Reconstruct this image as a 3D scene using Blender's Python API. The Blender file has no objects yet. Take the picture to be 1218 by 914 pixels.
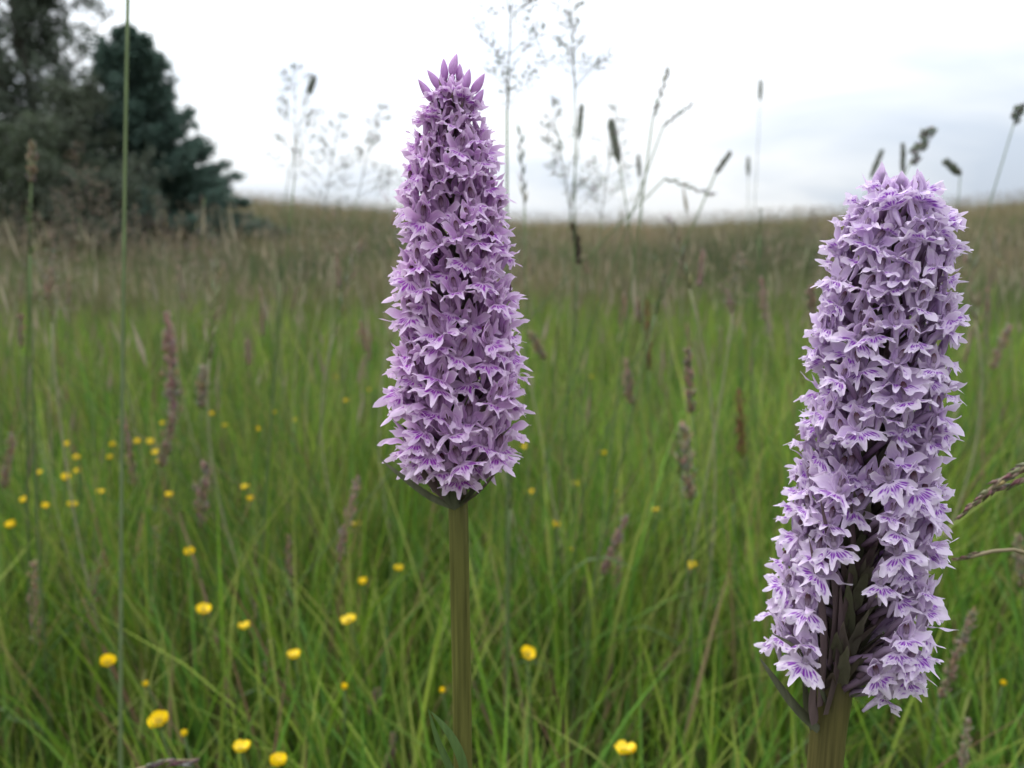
import bpy, math, random
import numpy as np
from mathutils import Vector, Matrix, Euler

random.seed(7)
rng = np.random.default_rng(7)
SC = bpy.context.scene
COL = SC.collection
R = math.radians

# ------------------------------------------------------------------ camera
CAM_Z = 0.58
FPX = 950.0                      # focal length in pixels of the 1218 x 914 photograph
HORIZON = 300.0
PITCH = math.atan((457 - HORIZON) / FPX)
cam_d = bpy.data.cameras.new('camera')
cam = bpy.data.objects.new('camera', cam_d)
COL.objects.link(cam)
cam.location = (0, 0, CAM_Z)
cam.rotation_euler = (math.pi / 2 - PITCH, 0, 0)
cam_d.sensor_width = 36
cam_d.lens = FPX / 1218 * 36
cam_d.clip_start = 0.01
cam_d.clip_end = 3000
cam_d.dof.use_dof = True
cam_d.dof.focus_distance = 0.205
cam_d.dof.aperture_fstop = 14.5
SC.camera = cam
SC.view_settings.view_transform = 'Standard'
SC.view_settings.look = 'None'
SC.view_settings.gamma = 1
SC.view_settings.use_curve_mapping = False
SC.view_settings.exposure = 0.0
SC.cycles.use_denoising = True
SC.cycles.max_bounces = 6
SC.cycles.transmission_bounces = 4
SC.cycles.sample_clamp_indirect = 4

# ------------------------------------------------------------------ sky and sun (overcast)
SUN_EL, SUN_AZ = R(52), R(-38)     # azimuth from +Y towards +X
SKY_SEED = 23.3
w = bpy.data.worlds.new('World'); SC.world = w; w.use_nodes = True
nt = w.node_tree; nt.nodes.clear()
def N(t, **k):
    n = nt.nodes.new(t)
    for a, b in k.items(): setattr(n, a, b)
    return n
out = N('ShaderNodeOutputWorld'); bg = N('ShaderNodeBackground'); bg.inputs[1].default_value = 0.1
sky = N('ShaderNodeTexSky', sky_type='NISHITA'); sky.sun_disc = False
sky.sun_elevation = SUN_EL; sky.sun_rotation = SUN_AZ; sky.air_density = 1.2; sky.dust_density = 2.0
tc = N('ShaderNodeTexCoord')
sep = N('ShaderNodeSeparateXYZ'); nt.links.new(tc.outputs['Generated'], sep.inputs[0])
ad = N('ShaderNodeMath', operation='ADD'); nt.links.new(sep.outputs[2], ad.inputs[0]); ad.inputs[1].default_value = 0.22
mx = N('ShaderNodeMath', operation='MAXIMUM'); nt.links.new(ad.outputs[0], mx.inputs[0]); mx.inputs[1].default_value = 0.05
dx = N('ShaderNodeMath', operation='DIVIDE'); nt.links.new(sep.outputs[0], dx.inputs[0]); nt.links.new(mx.outputs[0], dx.inputs[1])
dy = N('ShaderNodeMath', operation='DIVIDE'); nt.links.new(sep.outputs[1], dy.inputs[0]); nt.links.new(mx.outputs[0], dy.inputs[1])
cv = N('ShaderNodeCombineXYZ'); nt.links.new(dx.outputs[0], cv.inputs[0]); nt.links.new(dy.outputs[0], cv.inputs[1])
cv.inputs[2].default_value = SKY_SEED
nz = N('ShaderNodeTexNoise'); nz.inputs['Scale'].default_value = 0.95; nz.inputs['Detail'].default_value = 5
nz.inputs['Roughness'].default_value = 0.5; nz.inputs['Distortion'].default_value = 0.35
nt.links.new(cv.outputs[0], nz.inputs['Vector'])
ramp = N('ShaderNodeValToRGB'); nt.links.new(nz.outputs[0], ramp.inputs[0])
ramp.color_ramp.elements[0].position = 0.36; ramp.color_ramp.elements[0].color = (6.4, 7.2, 8.4, 1)
ramp.color_ramp.elements[1].position = 0.58; ramp.color_ramp.elements[1].color = (9.8, 10.1, 10.4, 1)
# the cloud deck is brighter round the hidden sun
sd = N('ShaderNodeVectorMath', operation='DOT_PRODUCT'); nt.links.new(tc.outputs['Generated'], sd.inputs[0])
sd.inputs[1].default_value = (math.sin(SUN_AZ) * math.cos(SUN_EL), math.cos(SUN_AZ) * math.cos(SUN_EL), math.sin(SUN_EL))
gl = N('ShaderNodeMapRange'); nt.links.new(sd.outputs['Value'], gl.inputs[0])
gl.inputs[1].default_value = -0.2; gl.inputs[2].default_value = 1.0; gl.inputs[3].default_value = 0.82; gl.inputs[4].default_value = 1.35
# an overcast deck is about three times as bright overhead as at the horizon
zc = N('ShaderNodeMapRange'); nt.links.new(sep.outputs[2], zc.inputs[0]); zc.inputs[1].default_value = 0; zc.inputs[2].default_value = 1; zc.inputs[3].default_value = 0.84; zc.inputs[4].default_value = 2.6
gz = N('ShaderNodeMath', operation='MULTIPLY'); nt.links.new(gl.outputs[0], gz.inputs[0]); nt.links.new(zc.outputs[0], gz.inputs[1])
vm = N('ShaderNodeVectorMath', operation='SCALE'); nt.links.new(ramp.outputs[0], vm.inputs[0]); nt.links.new(gz.outputs[0], vm.inputs['Scale'])
mix = N('ShaderNodeMix', data_type='RGBA'); mix.inputs[0].default_value = 0.9
nt.links.new(sky.outputs[0], mix.inputs[6]); nt.links.new(vm.outputs[0], mix.inputs[7])
nt.links.new(mix.outputs[2], bg.inputs[0]); nt.links.new(bg.outputs[0], out.inputs[0])

sun_d = bpy.data.lights.new('sun', 'SUN'); sun_d.energy = 1.5; sun_d.angle = R(25); sun_d.color = (1, 0.97, 0.92)
sun = bpy.data.objects.new('sun', sun_d); COL.objects.link(sun)
sdir = Vector((math.sin(SUN_AZ) * math.cos(SUN_EL), math.cos(SUN_AZ) * math.cos(SUN_EL), math.sin(SUN_EL)))
sun.rotation_euler = sdir.to_track_quat('Z', 'Y').to_euler(); sun.location = sdir * 20

# ------------------------------------------------------------------ helpers
def ray(px, py):
    dx_, dy_ = (px - 609) / FPX, -(py - 457) / FPX
    c, s = math.cos(PITCH), math.sin(PITCH)
    return Vector((dx_, c + dy_ * s, -s + dy_ * c))
def at_y(px, py, Y):              # point of a pixel's ray in the vertical plane y = Y
    d = ray(px, py); k = Y / d.y
    return Vector((d.x * k, Y, CAM_Z + d.z * k))
def at_z(px, py, Z):              # point of a pixel's ray on the level plane z = Z
    d = ray(px, py); k = (Z - CAM_Z) / d.z
    return Vector((d.x * k, d.y * k, Z))

CREST_PX = np.array([-400, 100, 290, 450, 560, 650, 800, 950, 1080, 1218, 1700.])
CREST_E = np.array([.066, .068, .067, .057, .047, .040, .038, .046, .052, .061, .06])
CREST_AZ = np.arctan((CREST_PX - 609) / FPX)
def gh(x, y):                     # height of the ground
    x = np.asarray(x, float); y = np.asarray(y, float)
    r = np.hypot(x, y); az = np.arctan2(x, np.abs(y) + 1e-9)
    E = np.interp(az, CREST_AZ, CREST_E)
    H = CAM_Z + E * 34 - 0.62
    s = np.clip((r - 5.0) / 29.0, 0, 1); s = 0.75 * s + 0.25 * s * s * (3 - 2 * s)
    h = H * s - np.clip(r - 34, 0, None) * 0.012
    h = h + 0.02 * np.sin(x * 2.1 + 1) * np.sin(y * 1.7) + 0.16 * np.sin(x * .31 + .5) * np.sin(y * .37) * np.clip((r - 4) / 12, 0, 1) * np.clip((30-r)/12, 0, 1)
    return h
def g(x, y): return float(gh(x, y))

def vnoise(x, y, seed=0):          # smooth value noise, about 0..1
    xi, yi = np.floor(x).astype(int), np.floor(y).astype(int); fx, fy = x - xi, y - yi
    fx = fx * fx * (3 - 2 * fx); fy = fy * fy * (3 - 2 * fy)
    def hsh(a, b):
        v = np.sin(a * 127.1 + b * 311.7 + seed * 17.3) * 43758.5453
        return v - np.floor(v)
    return (hsh(xi, yi) * (1 - fx) + hsh(xi + 1, yi) * fx) * (1 - fy) + (hsh(xi, yi + 1) * (1 - fx) + hsh(xi + 1, yi + 1) * fx) * fy

class MB:
    def __init__(s): s.v, s.f, s.c = [], [], []
    def grid(s, nu, nv, fn, cf):
        b = len(s.v)
        for j in range(nv + 1):
            for i in range(nu + 1):
                u, v = i / nu, j / nv
                s.v.append(tuple(fn(u, v))); s.c.append(cf(u, v))
        for j in range(nv):
            for i in range(nu):
                a = b + j * (nu + 1) + i
                s.f.append((a, a + 1, a + nu + 2, a + nu + 1))
    def tube(s, pts, rads, col, n=6, flute=0.0):
        pts = [Vector(p) for p in pts]; b = len(s.v); m = len(pts)
        up = Vector((0.31, 0.95, 0.05))
        for j, p in enumerate(pts):
            t = (pts[min(j + 1, m - 1)] - pts[max(j - 1, 0)])
            t = t.normalized() if t.length > 1e-9 else Vector((0, 0, 1))
            a = t.cross(up)
            if a.length < 1e-3: a = t.cross(Vector((1, 0, 0)))
            a.normalize(); c = t.cross(a)
            r = rads[j] if hasattr(rads, '__len__') else rads
            cc = col(j / max(m - 1, 1)) if callable(col) else col
            for i in range(n):
                th = 2 * math.pi * i / n
                rr = r * (1 + (flute if i % 2 else -flute))
                s.v.append(tuple(p + a * (rr * math.cos(th)) + c * (rr * math.sin(th)))); s.c.append(cc)
        for j in range(m - 1):
            for i in range(n):
                a0 = b + j * n + i; a1 = b + j * n + (i + 1) % n
                s.f.append((a0, a1, a1 + n, a0 + n))
        s.f.append(tuple(b + i for i in range(n))[::-1]); s.f.append(tuple(b + (m - 1) * n + i for i in range(n)))
    def octa(s, p, d, L, r, col, fl=1.0):   # a little pointed spikelet
        p = Vector(p); d = Vector(d).normalized()
        a = d.cross(Vector((0.2, 0.3, 0.93)))
        if a.length < 1e-3: a = d.cross(Vector((1, 0, 0)))
        a.normalize(); c = d.cross(a); b = len(s.v); m = p + d * (L * .42)
        for q in (p, m + a * r, m + c * r * fl, m - a * r, m - c * r * fl, p + d * L):
            s.v.append(tuple(q)); s.c.append(col)
        for i in range(4):
            k = (i + 1) % 4
            s.f.append((b, b + 1 + k, b + 1 + i)); s.f.append((b + 5, b + 1 + i, b + 1 + k))
    def blade(s, pts, side, wid, col, fold=0.0):  # a leaf: rows of three points, folded along the midrib
        b = len(s.v); m = len(pts)
        for j, p in enumerate(pts):
            p = Vector(p); t = (Vector(pts[min(j + 1, m - 1)]) - Vector(pts[max(j - 1, 0)])).normalized()
            sd_ = Vector(side); sd_ = (sd_ - t * sd_.dot(t)).normalized(); nn = t.cross(sd_)
            wv = wid[j]
            cc = col(j / (m - 1)) if callable(col) else col
            for q in (p - sd_ * wv + nn * (fold * wv), p, p + sd_ * wv + nn * (fold * wv)):
                s.v.append(tuple(q)); s.c.append(cc)
        for j in range(m - 1):
            for i in range(2):
                a = b + 3 * j + i
                s.f.append((a, a + 1, a + 4, a + 3))
    def mesh(s, name, mat, smooth=True):
        me = bpy.data.meshes.new(name)
        me.from_pydata(s.v, [], s.f)
        at = me.color_attributes.new('Col', 'FLOAT_COLOR', 'POINT')
        at.data.foreach_set('color', np.array([(c[0], c[1], c[2], 1) for c in s.c], np.float32).ravel())
        if smooth: me.polygons.foreach_set('use_smooth', np.ones(len(me.polygons), bool))
        me.materials.append(mat); me.update()
        return me
def link(name, data, parent=None, mat4=None):
    o = bpy.data.objects.new(name, data); COL.objects.link(o)
    if parent: o.parent = parent
    if mat4 is not None: o.matrix_basis = mat4
    return o
def tag(o, label=None, cat=None, group=None, kind=None):
    if label: o['label'] = label
    if cat: o['category'] = cat
    if group: o['group'] = group
    if kind: o['kind'] = kind
    return o
def empty(name, loc, label, cat, group=None):
    o = link(name, None); o.location = loc; o.empty_display_size = .02
    return tag(o, label, cat, group, 'thing')

# ------------------------------------------------------------------ materials
def new_mat(name):
    m = bpy.data.materials.new(name); m.use_nodes = True; m.node_tree.nodes.clear(); return m, m.node_tree
def plant_mat(name, rough=0.55, trans=0.3, var=0.25, scale=60.0, spec=0.3, tint=(1, 1, 1), stretch=(1, 1, 1)):
    m, t = new_mat(name); n = t.nodes; L = t.links.new
    o = n.new('ShaderNodeOutputMaterial'); ms = n.new('ShaderNodeMixShader'); ms.inputs[0].default_value = trans
    p = n.new('ShaderNodeBsdfPrincipled'); p.inputs['Roughness'].default_value = rough; p.inputs['Specular IOR Level'].default_value = spec
    tr = n.new('ShaderNodeBsdfTranslucent')
    a = n.new('ShaderNodeVertexColor'); a.layer_name = 'Col'
    oi = n.new('ShaderNodeObjectInfo'); tcx = n.new('ShaderNodeTexCoord'); mp = n.new('ShaderNodeMapping'); mp.inputs['Scale'].default_value = stretch
    nz_ = n.new('ShaderNodeTexNoise'); nz_.inputs['Scale'].default_value = scale; nz_.inputs['Detail'].default_value = 3
    L(tcx.outputs['Object'], mp.inputs[0]); L(mp.outputs[0], nz_.inputs['Vector'])
    mr = n.new('ShaderNodeMapRange'); mr.inputs[1].default_value = .25; mr.inputs[2].default_value = .75
    mr.inputs[3].default_value = 1 - var; mr.inputs[4].default_value = 1 + var; L(nz_.outputs[0], mr.inputs[0])
    mr2 = n.new('ShaderNodeMapRange'); mr2.inputs[3].default_value = .88; mr2.inputs[4].default_value = 1.12; L(oi.outputs['Random'], mr2.inputs[0])
    mu = n.new('ShaderNodeMath'); mu.operation = 'MULTIPLY'; L(mr.outputs[0], mu.inputs[0]); L(mr2.outputs[0], mu.inputs[1])
    sc = n.new('ShaderNodeVectorMath'); sc.operation = 'SCALE'; L(a.outputs[0], sc.inputs[0]); L(mu.outputs[0], sc.inputs['Scale'])
    L(sc.outputs[0], p.inputs['Base Color']); L(sc.outputs[0], tr.inputs[0])
    L(p.outputs[0], ms.inputs[1]); L(tr.outputs[0], ms.inputs[2]); L(ms.outputs[0], o.inputs[0])
    return m
M_GRASS = plant_mat('grass_blades', .45, .42, .18, 9)
M_STALK = plant_mat('grass_stalks', .6, .15, .2, 80)
M_SEED = plant_mat('seed_heads', .8, .4, .25, 300)
M_STEM = plant_mat('orchid_stem', .42, .08, .45, 800, .4, stretch=(1, 1, .04))
M_BRACT = plant_mat('orchid_bracts', .55, .2, .25, 500, stretch=(1, 1, .1))
M_YELLOW = plant_mat('buttercup_petals', .25, .2, .08, 200, .5)
M_LEAF = plant_mat('tree_foliage', .6, .35, .25, 3)
M_BARK = plant_mat('tree_bark', .9, 0, .4, 20)

def petal_mat(name, tint, deep, pale, mark, maroon):
    # vertex colour channels: R = purple lip marks, G = paleness, B = maroon-brown of the column
    m, t = new_mat(name); n = t.nodes; L = t.links.new
    o = n.new('ShaderNodeOutputMaterial'); ms = n.new('ShaderNodeMixShader'); ms.inputs[0].default_value = .38
    p = n.new('ShaderNodeBsdfPrincipled'); p.inputs['Roughness'].default_value = .5; p.inputs['Specular IOR Level'].default_value = .25
    p.inputs['Sheen Weight'].default_value = .05
    tr = n.new('ShaderNodeBsdfTranslucent')
    a = n.new('ShaderNodeVertexColor'); a.layer_name = 'Col'; s = n.new('ShaderNodeSeparateColor'); L(a.outputs[0], s.inputs[0])
    def mixc(f, A, B):
        x = n.new('ShaderNodeMix'); x.data_type = 'RGBA'
        if hasattr(f, 'is_output'): L(f, x.inputs[0])
        else: x.inputs[0].default_value = f
        for k, c in ((6, A), (7, B)):
            if hasattr(c, 'is_output'): L(c, x.inputs[k])
            else: x.inputs[k].default_value = (*c, 1)
        return x.outputs[2]
    tcx = n.new('ShaderNodeTexCoord'); nz_ = n.new('ShaderNodeTexNoise'); nz_.inputs['Scale'].default_value = 700; nz_.inputs['Detail'].default_value = 4
    L(tcx.outputs['Object'], nz_.inputs['Vector'])
    mr = n.new('ShaderNodeMapRange'); mr.inputs[1].default_value = .35; mr.inputs[2].default_value = .7; L(nz_.outputs[0], mr.inputs[0])
    oi = n.new('ShaderNodeObjectInfo'); av = n.new('ShaderNodeMath'); av.operation = 'MULTIPLY'; av.inputs[1].default_value = .7; L(oi.outputs['Random'], av.inputs[0])
    avm = n.new('ShaderNodeMath'); avm.operation = 'MULTIPLY_ADD'; avm.inputs[1].default_value = .45; L(mr.outputs[0], avm.inputs[0]); L(av.outputs[0], avm.inputs[2]); avm.use_clamp = True
    c0 = mixc(avm.outputs[0], deep, tint)
    so = n.new('ShaderNodeSeparateColor'); L(oi.outputs['Color'], so.inputs[0])
    cf = mixc(so.outputs[0], c0, pale)
    c1 = mixc(s.outputs[1], cf, pale)
    c2 = mixc(s.outputs[0], c1, mark)
    c3 = mixc(s.outputs[2], c2, maroon)
    L(c3, p.inputs['Base Color']); L(c3, tr.inputs[0])
    bp = n.new('ShaderNodeBump'); bp.inputs['Strength'].default_value = .25; bp.inputs['Distance'].default_value = .0004; L(nz_.outputs[0], bp.inputs['Height'])
    L(bp.outputs[0], p.inputs['Normal'])
    L(p.outputs[0], ms.inputs[1]); L(tr.outputs[0], ms.inputs[2]); L(ms.outputs[0], o.inputs[0])
    return m
M_PET_L = petal_mat('petals_pink_lilac', (.75, .47, .78), (.60, .30, .66), (.92, .77, .92), (.32, .01, .45), (.075, .012, .028))
M_PET_R = petal_mat('petals_pale_lilac', (.75, .56, .83), (.60, .40, .71), (.91, .81, .92), (.25, .015, .45), (.095, .025, .04))

# ------------------------------------------------------------------ ground
def ground_material():
    m, t = new_mat('meadow_soil'); n = t.nodes; L = t.links.new
    o = n.new('ShaderNodeOutputMaterial'); p = n.new('ShaderNodeBsdfPrincipled'); p.inputs['Roughness'].default_value = 1; p.inputs['Specular IOR Level'].default_value = .1
    tcx = n.new('ShaderNodeTexCoord'); nz_ = n.new('ShaderNodeTexNoise'); nz_.inputs['Scale'].default_value = 3; nz_.inputs['Detail'].default_value = 8
    L(tcx.outputs['Object'], nz_.inputs['Vector'])
    r1 = n.new('ShaderNodeValToRGB'); L(nz_.outputs[0], r1.inputs[0])
    r1.color_ramp.elements[0].position = .35; r1.color_ramp.elements[0].color = (.035, .05, .014, 1)
    r1.color_ramp.elements[1].position = .7; r1.color_ramp.elements[1].color = (.075, .09, .03, 1)
    nz2 = n.new('ShaderNodeTexNoise'); nz2.inputs['Scale'].default_value = .5; nz2.inputs['Detail'].default_value = 9; L(tcx.outputs['Object'], nz2.inputs['Vector'])
    r2 = n.new('ShaderNodeValToRGB'); L(nz2.outputs[0], r2.inputs[0])
    r2.color_ramp.elements[0].position = .35; r2.color_ramp.elements[0].color = (.06, .07, .028, 1)
    r2.color_ramp.elements[1].position = .65; r2.color_ramp.elements[1].color = (.16, .125, .075, 1)
    a = n.new('ShaderNodeVertexColor'); a.layer_name = 'Col'
    x = n.new('ShaderNodeMix'); x.data_type = 'RGBA'; L(a.outputs[0], x.inputs[0]); L(r1.outputs[0], x.inputs[6]); L(r2.outputs[0], x.inputs[7])
    L(x.outputs[2], p.inputs['Base Color']); L(p.outputs[0], o.inputs[0])
    return m
def build_ground():
    rs = np.concatenate([[0.0], np.geomspace(.15, 700, 90)]); na = 180
    v = [(0, 0, g(0, 0.001))]; c = [(0, 0, 0)]; f = []
    for r in rs[1:]:
        th = np.arange(na) * 2 * math.pi / na; x, y = r * np.sin(th), r * np.cos(th); z = gh(x, y)
        k = float(np.clip((r - 5) / 5, 0, 1))
        for i in range(na): v.append((x[i], y[i], z[i])); c.append((k, k, k))
    for i in range(na): f.append((0, 1 + (i + 1) % na, 1 + i))
    for j in range(len(rs) - 2):
        for i in range(na):
            a = 1 + j * na + i; b = 1 + j * na + (i + 1) % na
            f.append((a, b, b + na, a + na))
    mb = MB(); mb.v, mb.f, mb.c = v, f, c
    tag(link('ground', mb.mesh('ground', ground_material())), kind='structure')
build_ground()

# ------------------------------------------------------------------ grass (nobody could count it)
def blade_mesh(name, mat, x, y, h, wid, az, lean, bend, col, col_tip=None, seg=4, face=None, z0=None):
    """many grass blades as one mesh: arrays of length n"""
    n = len(x); z = gh(x, y) - .01 if z0 is None else z0
    fa = az + rng.uniform(-1.2, 1.2, n) + math.pi / 2 if face is None else face
    V = np.zeros((n, seg * 2 + 1, 3), np.float32); C = np.ones((n, seg * 2 + 1, 4), np.float32)
    if col_tip is None: col_tip = col
    for j in range(seg + 1):
        t = j / seg
        hz = h * (t - .5 * (bend ** 2) * t ** 2 * .8)
        off = h * (np.tan(lean) * t * .55 + bend * t * t * .8)
        px, py, pz = x + np.cos(az) * off, y + np.sin(az) * off, z + hz
        ww = wid * (1 - t ** 2.2) * (.75 + .25 * min(1, t * 5)) * .5
        cc = col * (1 - t) + col_tip * t
        if j < seg:
            for k, sgn in ((0, -1), (1, 1)):
                V[:, 2 * j + k, 0] = px + sgn * ww * np.cos(fa); V[:, 2 * j + k, 1] = py + sgn * ww * np.sin(fa); V[:, 2 * j + k, 2] = pz
                C[:, 2 * j + k, :3] = cc
        else:
            V[:, 2 * seg] = np.stack([px, py, pz], 1); C[:, 2 * seg, :3] = cc
    nv = seg * 2 + 1; base = np.arange(n)[:, None] * nv
    tri = []
    for j in range(seg - 1):
        tri += [[2 * j, 2 * j + 1, 2 * j + 3], [2 * j, 2 * j + 3, 2 * j + 2]]
    tri.append([2 * seg - 2, 2 * seg - 1, 2 * seg])
    F = (base[:, :, None] + np.array(tri)[None]).reshape(-1, 3)
    return V.reshape(-1, 3), F, C.reshape(-1, 4)
def np_mesh(name, mat, parts, smooth=True):
    V = np.concatenate([p[0] for p in parts]); C = np.concatenate([p[2] for p in parts])
    o = 0; F = []
    for p in parts: F.append(p[1] + o); o += len(p[0])
    F = np.concatenate(F).astype(np.int32)
    me = bpy.data.meshes.new(name)
    me.vertices.add(len(V)); me.vertices.foreach_set('co', V.astype(np.float32).ravel())
    me.loops.add(F.size); me.loops.foreach_set('vertex_index', F.ravel())
    me.polygons.add(len(F)); me.polygons.foreach_set('loop_start', np.arange(0, F.size, 3, dtype=np.int32))
    me.polygons.foreach_set('loop_total', np.full(len(F), 3, np.int32))
    if smooth: me.polygons.foreach_set('use_smooth', np.ones(len(F), bool))
    at = me.color_attributes.new('Col', 'FLOAT_COLOR', 'POINT'); at.data.foreach_set('color', C.astype(np.float32).ravel())
    me.materials.append(mat); me.update(); me.validate()
    return me
def fan(n, r0, r1, half=R(52), p=1.0):
    r = np.sqrt(rng.uniform(r0 ** 2, r1 ** 2, n)) if p == 1.0 else r0 + (r1 - r0) * rng.uniform(0, 1, n) ** p
    a = rng.uniform(-half, half, n)
    return r * np.sin(a), r * np.cos(a), r
GREENS = np.array([(.105, .215, .022), (.140, .245, .026), (.070, .160, .024), (.195, .275, .045), (.090, .205, .036), (.24, .30, .075)])
DRY = np.array([(.24, .19, .10), (.17, .15, .07), (.20, .13, .09)])
def green_cols(n, x, y, dry=.05):
    c = GREENS[rng.integers(0, len(GREENS), n)]
    k = (.5 * vnoise(x * 1.7, y * 1.7, 3) + .5 * vnoise(x * 5, y * 5, 13))[:, None]; c = c * (.45 + 1.1 * k) * rng.uniform(.65, 1.4, (n, 1))
    d = rng.uniform(0, 1, n) < dry
    c[d] = DRY[rng.integers(0, 3, d.sum())] * rng.uniform(.7, 1.1, (d.sum(), 1))
    return c
parts = []
def add_green(n, r0, r1, hmin, hmax, wmin, wmax, dry, half=R(52), p=1.0, leanmax=.45, seg=4):
    x, y, r = fan(n, r0, r1, half, p)
    nt_ = max(1, n // 34); cx, cy, cr = fan(nt_, r0, r1, half, p)          # two thirds of the blades stand in tufts
    q = rng.integers(0, nt_, n); tuft = rng.uniform(0, 1, n) < .75
    sp = .016 + .012 * cr[q]
    x = np.where(tuft, cx[q] + rng.normal(0, 1, n) * sp, x); y = np.where(tuft, cy[q] + rng.normal(0, 1, n) * sp, y); r = np.hypot(x, y)
    cl = .5 * vnoise(x * 2.3, y * 2.3, 9) + .5 * np.where(tuft, (q * .618) % 1, rng.uniform(0, 1, n))
    h = rng.uniform(hmin, hmax, n) * (.5 + .95 * cl)
    h = np.minimum(h, np.where(r < .75, .13 + .27 * np.clip(r, 0, .75), 9))
    c = green_cols(n, x, y, dry)
    parts.append(blade_mesh('', None, x, y, h, rng.uniform(wmin, wmax, n), rng.uniform(0, 2 * math.pi, n), rng.uniform(0, leanmax, n), rng.beta(1.4, 3, n) * .95, c, c * np.array([1.25, 1.12, 1.0]), seg))
add_green(11500, .2, 2.0, .16, .36, .0028, .0060, .06)
add_green(3000, .2, 2.0, .06, .16, .004, .008, .12, leanmax=1.0)
add_green(26000, 2.0, 6.0, .16, .38, .004, .008, .10, seg=3)
add_green(9000, 2.0, 6.5, .05, .16, .006, .010, .1, seg=3, leanmax=.9)
add_green(7000, .35, 2.2, .12, .34, .0014, .003, .16, leanmax=.9)
add_green(9000, 1.8, 6.0, .18, .42, .002, .004, .2, seg=3, leanmax=.6)
add_green(2500, .15, 1.3, .10, .25, .003, .006, .06, half=math.pi)
tag(link('meadow_grass', np_mesh('meadow_grass', M_GRASS, parts)), 'lush green meadow grass around the orchids and buttercups', 'grass', kind='stuff')

# taller olive and brown hill grass beyond the green sward
parts = []
def hill_grass(n, r0, r1, hmin, hmax, wmin, wmax, p):
    x, y, r = fan(n, r0, r1, R(46), p)
    pat = vnoise(x * .45 + 5, y * .45, 4) * .6 + vnoise(x * 1.3, y * 1.3, 5) * .4
    brown = np.clip((pat - .38) * 3.0 + np.clip((r - 7) / 16, 0, 1) * .75 - .35, 0, 1) * rng.uniform(.5, 1.1, n)
    brown = np.clip(brown, 0, 1)[:, None]
    gcol = np.array([.078, .118, .045]) * rng.uniform(.7, 1.35, (n, 1)); bcol = np.array([.30, .24, .155]) * rng.uniform(.65, 1.3, (n, 1))
    c = gcol * (1 - brown) + bcol * brown
    h = rng.uniform(hmin, hmax, n) * (.45 + 1.1 * pat)
    parts.append(blade_mesh('', None, x, y, h, rng.uniform(wmin, wmax, n), rng.uniform(0, 2 * math.pi, n), rng.uniform(0, .35, n), rng.beta(1.3, 3, n) * .8, c, c * np.array([1.25, 1.12, 1.05]), 3))
hill_grass(34000, 5.2, 12, .25, .50, .006, .011, 1.3)
hill_grass(40000, 11, 22, .3, .55, .010, .018, 1.1)
hill_grass(34000, 20, 40, .3, .6, .016, .03, 1.0)
tag(link('hill_grass', np_mesh('hill_grass', M_GRASS, parts)), 'olive and brown rough grass covering the rising hillside', 'grass', kind='stuff')

# brown flowering stalks that haze the meadow (too many to count)
def stalk_haze(n, r0, r1, p, hmin, hmax, cols, wscale):
    x, y, r = fan(n, r0, r1, R(46), p)
    h = rng.uniform(hmin, hmax, n); az = rng.uniform(0, 6.283, n); lean = rng.uniform(0, .22, n); fa = rng.uniform(0, 3.14, n)
    sc = rng.uniform(.8, 1.2, (n, 1)); cs = np.array([.17, .19, .085]) * sc; ch = np.array(cols)[rng.integers(0, len(cols), n)] * sc
    st = blade_mesh('', None, x, y, h, np.full(n, .0022) * wscale, az, lean, np.full(n, .1), cs, cs, 3, fa)
    out_ = [st]
    top = st[0].reshape(n, 7, 3)[:, 6]
    tx = h * (np.tan(lean) * .55 + .08)
    hl = rng.uniform(.035, .09, n); hw = rng.uniform(.0022, .0048, n) * wscale
    dirv = np.stack([np.cos(az) * .25, np.sin(az) * .25, np.ones(n)], 1); dirv /= np.linalg.norm(dirv, axis=1)[:, None]
    for q in range(2):
        f2 = fa + q * math.pi / 2; sdv = np.stack([np.cos(f2), np.sin(f2), np.zeros(n)], 1)
        V = np.stack([top - dirv * hl[:, None], top - dirv * (hl * .6)[:, None] - sdv * hw[:, None], top - dirv * (hl * .6)[:, None] + sdv * hw[:, None], top + dirv * (hl * .15)[:, None]], 1)
        C = np.ones((n, 4, 4)); C[:, :, :3] = ch[:, None]
        F = (np.arange(n)[:, None, None] * 4 + np.array([[0, 2, 1], [1, 2, 3]])[None]).reshape(-1, 3)
        out_.append((V.reshape(-1, 3), F, C.reshape(-1, 4)))
    return out_
FOGC = [(.27, .21, .15), (.33, .27, .19), (.22, .175, .13), (.38, .33, .23)]
parts = stalk_haze(150, .9, 2.6, 1.0, .46, .68, [(.26, .24, .16), (.33, .29, .21)], .7) + stalk_haze(330, 1.1, 3.5, 1.0, .30, .52, FOGC, .8) + stalk_haze(500, 2.0, 5, 1.0, .35, .6, FOGC, 1.0) + stalk_haze(2600, 3.0, 9, 1.0, .40, .70, FOGC, 1.3) + stalk_haze(12000, 7, 24, 1.0, .45, .85, FOGC, 1.4) + stalk_haze(12000, 20, 38, 1.0, .5, .85, FOGC, 1.8)
tag(link('flowering_grass_haze', np_mesh('flowering_grass_haze', M_SEED, parts)), 'haze of thin brown flowering grass stalks across the meadow and hillside', 'grass', kind='stuff')

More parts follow.
